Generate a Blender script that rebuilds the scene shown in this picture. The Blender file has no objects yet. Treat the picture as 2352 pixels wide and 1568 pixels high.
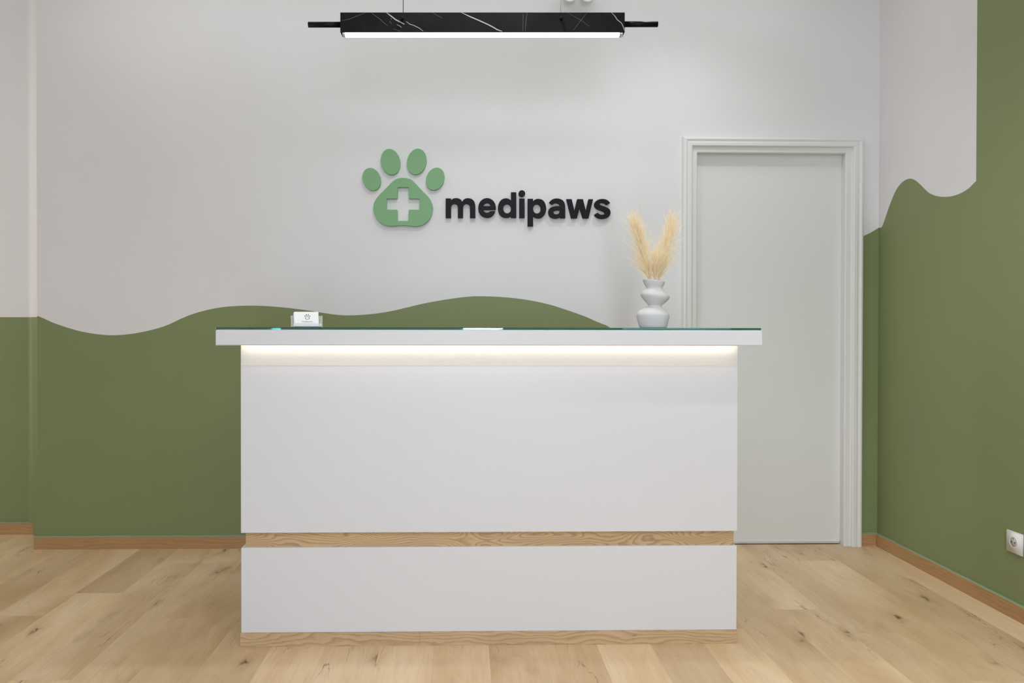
import bpy, bmesh, math, random
from mathutils import Vector, Matrix
random.seed(7)
C = bpy.context.scene.collection
scene = bpy.context.scene

# ------------------------------------------------------------------ camera
CAM_H = 1.18
yaw, pitch, roll = 0.01976, -0.00761, 0.00145
cy, sy, cp, sp, cr, sr = (math.cos(yaw), math.sin(yaw), math.cos(pitch),
                          math.sin(pitch), math.cos(roll), math.sin(roll))
right0 = Vector((cy, -sy, 0)); fwd = Vector((sy*cp, cy*cp, sp)); up0 = Vector((-sy*sp, -cy*sp, cp))
rgt = cr*right0 + sr*up0
upv = cr*up0 - sr*right0
cam_data = bpy.data.cameras.new('camera')
cam = bpy.data.objects.new('camera', cam_data)
C.objects.link(cam)
M = Matrix.Identity(4)
for r in range(3):
    M[r][0] = rgt[r]; M[r][1] = upv[r]; M[r][2] = -fwd[r]
M[0][3], M[1][3], M[2][3] = 0, 0, CAM_H
cam.matrix_world = M
cam_data.sensor_width = 36
cam_data.lens = 1730.85 * 36 / 2352
cam_data.shift_x = 77.5 / 2352
cam_data.shift_y = -22.32 / 2352
cam_data.clip_start = 0.05
scene.camera = cam

# ------------------------------------------------------------------ world, light, exposure
scene.view_settings.view_transform = 'Standard'
scene.view_settings.look = 'None'
scene.view_settings.exposure = 0.0
scene.view_settings.gamma = 1.0
scene.view_settings.use_curve_mapping = False
world = bpy.data.worlds.new('world')
scene.world = world
world.use_nodes = True
wb = world.node_tree.nodes['Background']
wb.inputs[0].default_value = (1.0, 1.0, 1.0, 1)
wb.inputs[1].default_value = 0.2


def area_light(name, loc, target, sx, sy_, power, col, spread=180):
    d = bpy.data.lights.new(name, 'AREA')
    d.shape = 'RECTANGLE'; d.size = sx; d.size_y = sy_
    d.energy = power; d.color = col; d.spread = math.radians(spread)
    o = bpy.data.objects.new(name, d); C.objects.link(o)
    o.location = loc
    o.rotation_euler = (Vector(target) - Vector(loc)).to_track_quat('-Z', 'Y').to_euler()
    return o


def spot_light(name, loc, target, power, col, angle, blend, radius):
    d = bpy.data.lights.new(name, 'SPOT')
    d.energy = power; d.color = col; d.spot_size = math.radians(angle)
    d.spot_blend = blend; d.shadow_soft_size = radius
    o = bpy.data.objects.new(name, d); C.objects.link(o)
    o.location = loc
    o.rotation_euler = (Vector(target) - Vector(loc)).to_track_quat('-Z', 'Y').to_euler()
    return o


# daylight through the shopfront behind the camera: wide window plus the tall glass door
area_light('shopfront_window', (-0.4, -2.3, 1.55), (-0.2, 4.0, 1.5), 5.0, 2.7, 10, (0.84, 0.93, 1.0))
area_light('glass_door_daylight', (0.20, -2.25, 1.35), (0.20, 4.0, 1.35), 0.40, 2.5, 84, (0.78, 0.90, 1.0))
# ceiling spots, and fills added for brightness (all above the frame)
area_light('floor_fill_front', (-0.1, 0.1, 3.17), (-0.1, 0.1, 0), 3.4, 1.6, 47, (0.97, 0.97, 1.0))  # broad fill added to brighten the floor
area_light('wall_fill_top', (-0.1, 3.50, 3.17), (-0.1, 3.57, 0), 3.8, 0.25, 8.5, (0.92, 0.96, 1.0))  # fill added to brighten the back wall from above
spot_light('ceiling_spot_front', (1.15, 0.45, 3.15), (0.65, 2.78, 0.60), 38, (0.86, 0.93, 1.0), 54, 0.6, 0.04)
spot_light('ceiling_spot_desk', (0.10, 2.82, 3.15), (0.10, 3.0, 0.0), 40, (0.95, 0.97, 1.0), 130, 1.0, 0.05)
spot_light('ceiling_spot_door', (1.10, 3.30, 3.15), (1.1, 3.4, 0.0), 28, (0.97, 0.97, 1.0), 120, 1.0, 0.05)
spot_light('floor_fill_right', (1.55, 1.9, 3.15), (1.80, 2.5, 0.0), 62, (1.0, 0.94, 0.86), 84, 0.9, 0.05)  # spot added to brighten the floor on the right
# added light left of the frame, brightens the alcove splay
area_light('alcove_splay_fill', (-4.1, 3.86, 1.65), (0.0, 3.90, 1.65), 0.30, 2.7, 16, (1.0, 0.95, 0.88))

# ---- outlines measured on the wall, metres
WAVE_BACK=[(-2.2523,1.2292),(-2.1621,1.1931),(-2.0585,1.1594),(-1.9788,1.141),(-1.9149,1.1322),(-1.855,1.1286),(-1.787,1.1323),(-1.7229,1.1413),(-1.6428,1.1584),(-1.5627,1.1843),(-1.4744,1.2249),(-1.4021,1.2509),(-1.3218,1.2704),(-1.2414,1.2819),(-1.1449,1.2861),(-1.0402,1.2839),(-0.9193,1.2736),(-0.8144,1.26),(-0.7578,1.2504),(-0.677,1.2392),(-0.6116,1.2357),(-0.5331,1.239),(-0.4546,1.247),(-0.376,1.2605),(-0.2973,1.2788),(-0.2186,1.2979),(-0.1398,1.313),(-0.061,1.3258),(0.0179,1.3354),(0.0732,1.3387),(0.1759,1.3366),(0.2787,1.3281),(0.3738,1.3141),(0.4769,1.2906),(0.5721,1.2599),(0.6516,1.2315),(0.7312,1.1976),(0.779,1.1763)]
WAVE_CORNER=[(2.1452,1.6635),(2.1924,1.6859),(2.2539,1.7166)]
WAVE_RIGHT=[(3.9894,1.7137),(3.9557,1.757),(3.9269,1.8019),(3.8915,1.849),(3.8565,1.8873),(3.8153,1.9116),(3.7747,1.922),(3.7349,1.9205),(3.6958,1.9059),(3.6574,1.8802),(3.6197,1.8505),(3.5828,1.8229),(3.5348,1.8012),(3.4767,1.7854),(3.4096,1.7775),(3.345,1.781),(3.2932,1.7938),(3.2489,1.8148)]
LETTERS={'m':[[(-0.0943,1.7529),(-0.0944,1.8557),(-0.066,1.8558),(-0.066,1.846),(-0.0617,1.8506),(-0.0587,1.8527),(-0.0531,1.8554),(-0.0487,1.8566),(-0.0413,1.8573),(-0.0362,1.8573),(-0.0283,1.8563),(-0.0233,1.8547),(-0.0164,1.8508),(-0.0127,1.8474),(-0.0071,1.8388),(-0.0015,1.8474),(0.0022,1.8509),(0.0091,1.8549),(0.0141,1.8565),(0.0223,1.8576),(0.0285,1.8573),(0.0389,1.8553),(0.045,1.8522),(0.0532,1.8449),(0.0571,1.8393),(0.0606,1.8299),(0.062,1.8235),(0.0627,1.8136),(0.063,1.799),(0.0631,1.7535),(0.0346,1.7534),(0.0346,1.7982),(0.0342,1.811),(0.0332,1.816),(0.0319,1.819),(0.0289,1.8232),(0.0266,1.8252),(0.0227,1.8272),(0.0203,1.8279),(0.0171,1.8282),(0.0149,1.8282),(0.0117,1.8279),(0.0094,1.8271),(0.0057,1.8252),(0.0035,1.8231),(0.0005,1.8189),(-0.0008,1.8158),(-0.0018,1.8109),(-0.0021,1.798),(-0.002,1.7533),(-0.0296,1.7531),(-0.0297,1.7979),(-0.03,1.8108),(-0.031,1.8157),(-0.0323,1.8187),(-0.035,1.8229),(-0.0372,1.825),(-0.0412,1.8269),(-0.0436,1.8276),(-0.0468,1.8279),(-0.0489,1.8279),(-0.0521,1.8276),(-0.0545,1.8268),(-0.0585,1.8249),(-0.0607,1.8228),(-0.0634,1.8186),(-0.0646,1.8155),(-0.0656,1.8106),(-0.0659,1.7978),(-0.0659,1.753)]],
'e':[[(0.1719,1.7973),(0.1051,1.7961),(0.1074,1.7905),(0.1094,1.7878),(0.1139,1.7839),(0.1173,1.7822),(0.123,1.781),(0.1268,1.781),(0.1325,1.7823),(0.136,1.784),(0.141,1.788),(0.1477,1.7893),(0.1682,1.7894),(0.1649,1.7795),(0.1623,1.7746),(0.1568,1.7671),(0.1523,1.7631),(0.1441,1.7583),(0.1381,1.7563),(0.1282,1.7547),(0.1212,1.7549),(0.1101,1.7571),(0.1033,1.76),(0.0941,1.7664),(0.0892,1.7716),(0.0835,1.781),(0.0808,1.7885),(0.0786,1.8019),(0.0784,1.8103),(0.0801,1.8221),(0.0827,1.8295),(0.0886,1.8399),(0.0935,1.8456),(0.1024,1.8524),(0.1093,1.8555),(0.1209,1.8583),(0.1285,1.8584),(0.1396,1.856),(0.1463,1.8531),(0.1552,1.8467),(0.1602,1.8413),(0.1661,1.8314),(0.1689,1.8247),(0.1711,1.8143),(0.1719,1.8081)],[(0.105,1.8159),(0.1079,1.8217),(0.1091,1.8238),(0.1105,1.8256),(0.1118,1.827),(0.1143,1.8292),(0.1158,1.8303),(0.1176,1.8313),(0.1192,1.8319),(0.1222,1.8326),(0.1239,1.8329),(0.126,1.8329),(0.1278,1.8326),(0.1312,1.8319),(0.133,1.8313),(0.135,1.8304),(0.1365,1.8293),(0.1391,1.8271),(0.1403,1.8257),(0.1416,1.8239),(0.1426,1.8219),(0.145,1.8161)]],
'd':[[(0.2522,1.8899),(0.2799,1.89),(0.2801,1.7549),(0.2524,1.7548),(0.2524,1.763),(0.2474,1.7596),(0.2454,1.7584),(0.2429,1.7574),(0.2406,1.7567),(0.2362,1.7556),(0.2336,1.7552),(0.2304,1.7549),(0.2276,1.7548),(0.2224,1.7549),(0.2195,1.7552),(0.216,1.7559),(0.2131,1.7569),(0.2079,1.7589),(0.2051,1.7603),(0.2019,1.7624),(0.1993,1.7645),(0.1949,1.7688),(0.1926,1.7714),(0.1903,1.7749),(0.1888,1.778),(0.1864,1.7841),(0.1853,1.7875),(0.1843,1.7916),(0.1837,1.795),(0.1831,1.8012),(0.1829,1.8047),(0.183,1.8089),(0.1832,1.8123),(0.184,1.8185),(0.1846,1.822),(0.1857,1.826),(0.187,1.8294),(0.1897,1.8353),(0.1913,1.8384),(0.1937,1.8419),(0.196,1.8446),(0.2004,1.849),(0.2031,1.8512),(0.2067,1.8534),(0.2099,1.8547),(0.2162,1.8567),(0.2194,1.8575),(0.223,1.858),(0.2257,1.8581),(0.2301,1.8576),(0.2325,1.8573),(0.2353,1.8566),(0.2374,1.8558),(0.2411,1.8542),(0.2431,1.8532),(0.2453,1.8519),(0.2473,1.8503),(0.2523,1.8458)],[(0.2527,1.8041),(0.2527,1.8019),(0.2524,1.7986),(0.2519,1.7964),(0.251,1.7933),(0.2502,1.7913),(0.2487,1.7885),(0.2475,1.7868),(0.2455,1.7844),(0.2441,1.783),(0.2417,1.7812),(0.24,1.7803),(0.2373,1.7792),(0.2355,1.7787),(0.2327,1.7783),(0.2308,1.7783),(0.228,1.7786),(0.2262,1.7791),(0.2235,1.7802),(0.2218,1.7812),(0.2194,1.7829),(0.218,1.7843),(0.2159,1.7866),(0.2148,1.7883),(0.2133,1.7911),(0.2125,1.7931),(0.2115,1.7962),(0.2111,1.7984),(0.2108,1.8017),(0.2108,1.8039),(0.2111,1.8072),(0.2115,1.8093),(0.2124,1.8125),(0.2132,1.8145),(0.2147,1.8173),(0.2159,1.819),(0.2179,1.8214),(0.2194,1.8227),(0.2217,1.8245),(0.2234,1.8255),(0.2261,1.8266),(0.2279,1.8271),(0.2307,1.8275),(0.2326,1.8275),(0.2354,1.8271),(0.2372,1.8266),(0.2399,1.8256),(0.2416,1.8246),(0.244,1.8229),(0.2455,1.8215),(0.2475,1.8191),(0.2487,1.8174),(0.2502,1.8146),(0.251,1.8127),(0.2519,1.8095),(0.2523,1.8074)]],
'i':[[(0.296,1.8567),(0.3241,1.8569),(0.3243,1.7547),(0.2962,1.7545)]],
'dot':[[(0.3274,1.8837),(0.327,1.8798),(0.3257,1.8762),(0.3236,1.8729),(0.3208,1.8701),(0.3175,1.868),(0.3138,1.8667),(0.3099,1.8663),(0.306,1.8667),(0.3022,1.868),(0.2989,1.87),(0.2961,1.8727),(0.294,1.876),(0.2927,1.8797),(0.2923,1.8835),(0.2927,1.8874),(0.294,1.891),(0.2961,1.8943),(0.2989,1.8971),(0.3022,1.8991),(0.3059,1.9004),(0.3098,1.9009),(0.3137,1.9005),(0.3174,1.8992),(0.3208,1.8972),(0.3235,1.8944),(0.3256,1.8912),(0.3269,1.8875)]],
'p':[[(0.3407,1.8557),(0.3692,1.8559),(0.3692,1.8439),(0.3748,1.8484),(0.3769,1.85),(0.3793,1.8514),(0.3814,1.8524),(0.3855,1.8541),(0.3877,1.8548),(0.3904,1.8554),(0.3926,1.8557),(0.3966,1.8559),(0.3991,1.8558),(0.4024,1.8554),(0.4055,1.8548),(0.4114,1.8535),(0.4146,1.8525),(0.4181,1.8507),(0.4207,1.8487),(0.4252,1.8446),(0.4275,1.8421),(0.4299,1.8387),(0.4316,1.8356),(0.4343,1.8297),(0.4356,1.8263),(0.4368,1.8219),(0.4376,1.8181),(0.4387,1.811),(0.439,1.807),(0.4391,1.8023),(0.4388,1.7984),(0.4379,1.7915),(0.4372,1.7877),(0.436,1.7834),(0.4346,1.78),(0.4318,1.774),(0.4301,1.7709),(0.4277,1.7675),(0.4254,1.765),(0.4209,1.7608),(0.4183,1.7588),(0.415,1.7568),(0.412,1.7556),(0.4065,1.754),(0.4036,1.7533),(0.4001,1.7529),(0.3974,1.7529),(0.3926,1.7533),(0.3901,1.7537),(0.3873,1.7543),(0.3851,1.755),(0.3814,1.7565),(0.3794,1.7573),(0.3771,1.7585),(0.3749,1.7597),(0.3694,1.7631),(0.3695,1.7103),(0.341,1.7102)],[(0.4105,1.804),(0.4105,1.8018),(0.4102,1.7985),(0.4098,1.7963),(0.4089,1.7932),(0.4081,1.7912),(0.4067,1.7884),(0.4055,1.7866),(0.4036,1.7843),(0.4021,1.7829),(0.3998,1.7811),(0.3981,1.7802),(0.3955,1.779),(0.3937,1.7785),(0.3909,1.7782),(0.3891,1.7782),(0.3863,1.7785),(0.3845,1.779),(0.3819,1.7801),(0.3803,1.781),(0.3779,1.7828),(0.3765,1.7842),(0.3745,1.7865),(0.3733,1.7882),(0.3719,1.791),(0.3711,1.793),(0.3701,1.7961),(0.3697,1.7983),(0.3694,1.8016),(0.3694,1.8038),(0.3697,1.8071),(0.3701,1.8092),(0.371,1.8124),(0.3718,1.8144),(0.3733,1.8172),(0.3744,1.8189),(0.3764,1.8213),(0.3778,1.8226),(0.3802,1.8244),(0.3818,1.8254),(0.3844,1.8265),(0.3862,1.827),(0.389,1.8274),(0.3908,1.8274),(0.3936,1.827),(0.3954,1.8265),(0.398,1.8255),(0.3997,1.8245),(0.402,1.8228),(0.4035,1.8214),(0.4054,1.8191),(0.4066,1.8173),(0.4081,1.8145),(0.4089,1.8125),(0.4098,1.8094),(0.4102,1.8073)]],
'a':[[(0.4544,1.8369),(0.4617,1.8452),(0.466,1.8489),(0.4734,1.8539),(0.4792,1.8562),(0.4891,1.8582),(0.4962,1.8585),(0.5073,1.8573),(0.514,1.8556),(0.5227,1.8517),(0.5277,1.8479),(0.5339,1.8406),(0.5368,1.8346),(0.5393,1.8242),(0.5402,1.8175),(0.5405,1.8076),(0.5406,1.7942),(0.5407,1.7539),(0.5134,1.7538),(0.5134,1.7596),(0.5077,1.7559),(0.504,1.7544),(0.4971,1.7527),(0.4923,1.752),(0.4848,1.7517),(0.4794,1.7524),(0.4707,1.7549),(0.4654,1.7575),(0.4582,1.7629),(0.4547,1.7676),(0.4515,1.7762),(0.4506,1.7823),(0.451,1.7917),(0.4524,1.797),(0.4561,1.8037),(0.4599,1.8075),(0.4673,1.8119),(0.4731,1.8142),(0.483,1.8165),(0.4915,1.8176),(0.5124,1.819),(0.5107,1.8253),(0.5088,1.8279),(0.5043,1.8311),(0.5006,1.8326),(0.4939,1.8338),(0.4896,1.8337),(0.4834,1.8325),(0.4793,1.8306),(0.471,1.825)],[(0.5125,1.7963),(0.5037,1.796),(0.5005,1.7958),(0.4974,1.7955),(0.4948,1.7952),(0.4904,1.7944),(0.4881,1.7939),(0.4857,1.7931),(0.484,1.7923),(0.4813,1.7906),(0.4801,1.7897),(0.479,1.7885),(0.4783,1.7874),(0.4773,1.7842),(0.481,1.7768),(0.4871,1.7747),(0.4895,1.7741),(0.492,1.7739),(0.4943,1.7741),(0.4984,1.7747),(0.5006,1.7753),(0.5029,1.7764),(0.5047,1.7776),(0.5075,1.7803),(0.5088,1.782),(0.5101,1.7846),(0.5109,1.7876)]],
'w':[[(0.5467,1.8551),(0.5748,1.8552),(0.5899,1.7929),(0.6047,1.8553),(0.6349,1.8555),(0.6508,1.7932),(0.6652,1.8552),(0.6892,1.8553),(0.6654,1.7541),(0.6344,1.7539),(0.6176,1.8079),(0.6033,1.7538),(0.5726,1.7537)]],
's':[[(0.7806,1.8355),(0.7739,1.8437),(0.7697,1.8474),(0.7623,1.8524),(0.7556,1.8547),(0.7432,1.8569),(0.7353,1.857),(0.7241,1.8552),(0.7173,1.853),(0.7081,1.848),(0.7034,1.844),(0.6984,1.837),(0.6965,1.8322),(0.6958,1.8248),(0.6965,1.8202),(0.6992,1.8137),(0.7023,1.8099),(0.7088,1.8047),(0.7141,1.8018),(0.7236,1.7981),(0.73,1.7957),(0.74,1.7923),(0.7449,1.79),(0.7512,1.7854),(0.7517,1.778),(0.7457,1.7743),(0.7417,1.7733),(0.7343,1.773),(0.7297,1.7737),(0.7235,1.7762),(0.7196,1.7784),(0.7122,1.784),(0.6957,1.7728),(0.7033,1.7632),(0.7083,1.7593),(0.7175,1.7546),(0.7244,1.7527),(0.7356,1.7515),(0.7434,1.7518),(0.7559,1.7541),(0.7631,1.7567),(0.7723,1.7622),(0.7768,1.7669),(0.781,1.7756),(0.7824,1.7812),(0.7824,1.7894),(0.7812,1.7944),(0.7777,1.8011),(0.774,1.8049),(0.7665,1.8098),(0.7607,1.8127),(0.7507,1.8164),(0.7441,1.8187),(0.7341,1.8222),(0.7294,1.8242),(0.7237,1.8278),(0.7245,1.8332),(0.7295,1.8355),(0.7328,1.8362),(0.7391,1.8365),(0.7434,1.8359),(0.7501,1.834),(0.7544,1.8317),(0.7627,1.8251)]]}
PAW_TOES=[[(-0.4419,1.9716),(-0.4392,1.9625),(-0.4376,1.9531),(-0.4372,1.9438),(-0.438,1.9348),(-0.44,1.9262),(-0.4432,1.9184),(-0.4474,1.9115),(-0.4525,1.9057),(-0.4585,1.9011),(-0.4651,1.8979),(-0.4723,1.896),(-0.4798,1.8956),(-0.4875,1.8967),(-0.4951,1.8992),(-0.5025,1.9032),(-0.5095,1.9083),(-0.5159,1.9147),(-0.5216,1.922),(-0.5264,1.9302),(-0.5303,1.939),(-0.533,1.9482),(-0.5346,1.9575),(-0.5349,1.9668),(-0.5341,1.9759),(-0.5321,1.9844),(-0.529,1.9922),(-0.5248,1.9991),(-0.5197,2.0049),(-0.5137,2.0095),(-0.507,2.0127),(-0.4999,2.0146),(-0.4924,2.015),(-0.4847,2.0139),(-0.4771,2.0114),(-0.4697,2.0075),(-0.4627,2.0023),(-0.4562,1.9959),(-0.4506,1.9886),(-0.4457,1.9804)],
[(-0.3368,2.058),(-0.3352,2.0472),(-0.3348,2.0365),(-0.3357,2.026),(-0.3378,2.0161),(-0.3412,2.0069),(-0.3456,1.9987),(-0.3511,1.9917),(-0.3575,1.986),(-0.3645,1.9819),(-0.3722,1.9794),(-0.3801,1.9785),(-0.3883,1.9793),(-0.3963,1.9818),(-0.4042,1.9859),(-0.4116,1.9915),(-0.4184,1.9985),(-0.4244,2.0067),(-0.4295,2.0158),(-0.4335,2.0258),(-0.4364,2.0362),(-0.438,2.0469),(-0.4384,2.0577),(-0.4375,2.0681),(-0.4354,2.0781),(-0.432,2.0873),(-0.4275,2.0955),(-0.4221,2.1025),(-0.4157,2.1081),(-0.4087,2.1122),(-0.401,2.1148),(-0.3931,2.1157),(-0.385,2.1148),(-0.3769,2.1123),(-0.369,2.1083),(-0.3616,2.1027),(-0.3548,2.0957),(-0.3488,2.0875),(-0.3437,2.0784),(-0.3397,2.0684)],
[(-0.1981,2.0389),(-0.2009,2.0284),(-0.2049,2.0184),(-0.21,2.0091),(-0.216,2.0009),(-0.2228,1.9938),(-0.2303,1.9881),(-0.2381,1.984),(-0.2462,1.9814),(-0.2543,1.9805),(-0.2623,1.9812),(-0.2699,1.9837),(-0.277,1.9878),(-0.2834,1.9933),(-0.2889,2.0003),(-0.2934,2.0084),(-0.2967,2.0176),(-0.2989,2.0275),(-0.2998,2.038),(-0.2995,2.0487),(-0.2978,2.0595),(-0.295,2.07),(-0.2909,2.08),(-0.2859,2.0892),(-0.2799,2.0974),(-0.2731,2.1045),(-0.2656,2.1102),(-0.2578,2.1144),(-0.2497,2.1169),(-0.2416,2.1179),(-0.2336,2.1171),(-0.226,2.1146),(-0.2189,2.1106),(-0.2125,2.105),(-0.207,2.0981),(-0.2025,2.0899),(-0.1992,2.0808),(-0.197,2.0708),(-0.1961,2.0604),(-0.1964,2.0496)],
[(-0.106,1.9417),(-0.11,1.9329),(-0.1149,1.9248),(-0.1208,1.9175),(-0.1273,1.9112),(-0.1344,1.906),(-0.1419,1.9022),(-0.1496,1.8997),(-0.1573,1.8987),(-0.1648,1.8991),(-0.172,1.901),(-0.1786,1.9043),(-0.1845,1.909),(-0.1896,1.9148),(-0.1937,1.9218),(-0.1967,1.9296),(-0.1986,1.9381),(-0.1992,1.9472),(-0.1987,1.9565),(-0.197,1.9659),(-0.1941,1.975),(-0.1901,1.9838),(-0.1852,1.9919),(-0.1793,1.9993),(-0.1728,2.0056),(-0.1657,2.0107),(-0.1582,2.0146),(-0.1505,2.0171),(-0.1428,2.0181),(-0.1353,2.0177),(-0.1281,2.0158),(-0.1215,2.0125),(-0.1156,2.0078),(-0.1105,2.002),(-0.1064,1.995),(-0.1034,1.9872),(-0.1015,1.9786),(-0.1008,1.9696),(-0.1014,1.9603),(-0.1031,1.9509)]]
PAW_PAD=[[(-0.3272,1.9628),(-0.323,1.963),(-0.318,1.963),(-0.3138,1.9629),(-0.3062,1.9625),(-0.302,1.962),(-0.2967,1.961),(-0.2923,1.9598),(-0.2841,1.9571),(-0.2798,1.9553),(-0.2747,1.9523),(-0.2707,1.9492),(-0.2637,1.9428),(-0.2599,1.9391),(-0.2552,1.9345),(-0.2513,1.9305),(-0.2444,1.923),(-0.2402,1.9185),(-0.2348,1.9127),(-0.2299,1.9075),(-0.2206,1.8977),(-0.2155,1.8924),(-0.2097,1.8865),(-0.2051,1.8818),(-0.1969,1.8737),(-0.1925,1.8691),(-0.1875,1.8633),(-0.1835,1.8582),(-0.1765,1.849),(-0.173,1.8437),(-0.1697,1.8371),(-0.1675,1.8315),(-0.1643,1.821),(-0.163,1.8152),(-0.1622,1.8082),(-0.1622,1.8024),(-0.163,1.7919),(-0.1638,1.7862),(-0.1652,1.7794),(-0.1669,1.7738),(-0.1703,1.7639),(-0.1725,1.7586),(-0.1756,1.7526),(-0.1786,1.7479),(-0.1844,1.7397),(-0.1879,1.7354),(-0.1925,1.7308),(-0.1968,1.7272),(-0.2049,1.7214),(-0.2096,1.7185),(-0.2154,1.7155),(-0.2204,1.7136),(-0.2297,1.7106),(-0.2348,1.7093),(-0.2406,1.7081),(-0.2452,1.7075),(-0.2534,1.7069),(-0.2583,1.7067),(-0.2648,1.707),(-0.2709,1.7076),(-0.2825,1.7091),(-0.2889,1.7098),(-0.2962,1.7105),(-0.3022,1.7109),(-0.3126,1.7114),(-0.3184,1.7116),(-0.3254,1.7115),(-0.3312,1.7113),(-0.3417,1.7107),(-0.3475,1.7103),(-0.3544,1.7097),(-0.3602,1.7091),(-0.3707,1.7079),(-0.3762,1.7074),(-0.3824,1.7073),(-0.3872,1.7075),(-0.3953,1.7083),(-0.4,1.7089),(-0.4058,1.7102),(-0.4108,1.7115),(-0.4201,1.7144),(-0.4251,1.7164),(-0.4309,1.7194),(-0.4356,1.7226),(-0.4437,1.7289),(-0.4479,1.7327),(-0.4526,1.7377),(-0.4561,1.7423),(-0.4619,1.751),(-0.4648,1.756),(-0.4678,1.7624),(-0.4699,1.768),(-0.4732,1.7784),(-0.4747,1.7841),(-0.4759,1.7907),(-0.4765,1.796),(-0.4769,1.8052),(-0.4769,1.8104),(-0.4762,1.8166),(-0.4751,1.8218),(-0.4725,1.8311),(-0.4708,1.8361),(-0.468,1.8419),(-0.4651,1.8466),(-0.4593,1.8547),(-0.4558,1.8593),(-0.4512,1.865),(-0.447,1.8698),(-0.4388,1.8785),(-0.4341,1.8836),(-0.4279,1.89),(-0.4224,1.8956),(-0.4119,1.9061),(-0.4064,1.9117),(-0.4002,1.9182),(-0.3954,1.9232),(-0.3873,1.932),(-0.3829,1.9364),(-0.3779,1.9411),(-0.3739,1.9444),(-0.367,1.9497),(-0.3631,1.9523),(-0.3584,1.955),(-0.3546,1.9568),(-0.3476,1.9595),(-0.3437,1.9607),(-0.3389,1.9618),(-0.3347,1.9623)],
[(-0.3485,1.908),(-0.348,1.9105),(-0.3465,1.912),(-0.344,1.9125),(-0.2943,1.9128),(-0.2918,1.9123),(-0.2903,1.9108),(-0.2897,1.9083),(-0.2889,1.8576),(-0.2883,1.8551),(-0.2868,1.8536),(-0.2843,1.8531),(-0.2368,1.8533),(-0.2343,1.8529),(-0.2328,1.8513),(-0.2323,1.8488),(-0.2323,1.7998),(-0.2327,1.7973),(-0.2343,1.7957),(-0.2368,1.7952),(-0.2852,1.795),(-0.2877,1.7945),(-0.2893,1.793),(-0.2898,1.7905),(-0.2912,1.7398),(-0.2917,1.7373),(-0.2933,1.7357),(-0.2958,1.7352),(-0.3439,1.735),(-0.3464,1.7355),(-0.3479,1.737),(-0.3485,1.7395),(-0.3496,1.7902),(-0.3502,1.7927),(-0.3517,1.7942),(-0.3542,1.7947),(-0.4019,1.7951),(-0.4044,1.7956),(-0.406,1.7971),(-0.4065,1.7996),(-0.4065,1.848),(-0.406,1.8505),(-0.4045,1.852),(-0.402,1.8526),(-0.3536,1.8528),(-0.3511,1.8533),(-0.3496,1.8548),(-0.3491,1.8573)]]
VASE=[(0.7483,0.1848,0.0429,-0.111),(0.7486,0.1769,0.0410,-0.093),(0.7493,0.1675,0.0366,-0.070),(0.7513,0.1548,0.0308,-0.041),(0.7503,0.1491,0.0369,-0.052),(0.7507,0.1422,0.0461,-0.062),(0.7518,0.1342,0.0533,-0.060),(0.7533,0.1273,0.0557,-0.057),(0.7542,0.1200,0.0541,-0.059),(0.7552,0.1089,0.0468,-0.054),(0.7540,0.0963,0.0347,-0.046),(0.7531,0.0859,0.0248,-0.026),(0.7510,0.0811,0.0310,-0.015),(0.7471,0.0741,0.0429,-0.019),(0.7446,0.0646,0.0557,-0.017),(0.7444,0.0551,0.0625,-0.015),(0.7448,0.0472,0.0635,-0.015),(0.7453,0.0361,0.0617,-0.010),(0.7455,0.0203,0.0581,-0.005),(0.7459,0.0077,0.0552,0.000),(0.7463,0.0026,0.0528,0.000)]
# ------------------------------------------------------------------ materials
def lin(r, g, b):
    def f(c):
        c /= 255.0
        return c/12.92 if c <= 0.04045 else ((c+0.055)/1.055)**2.4
    return (f(r), f(g), f(b), 1)


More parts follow.
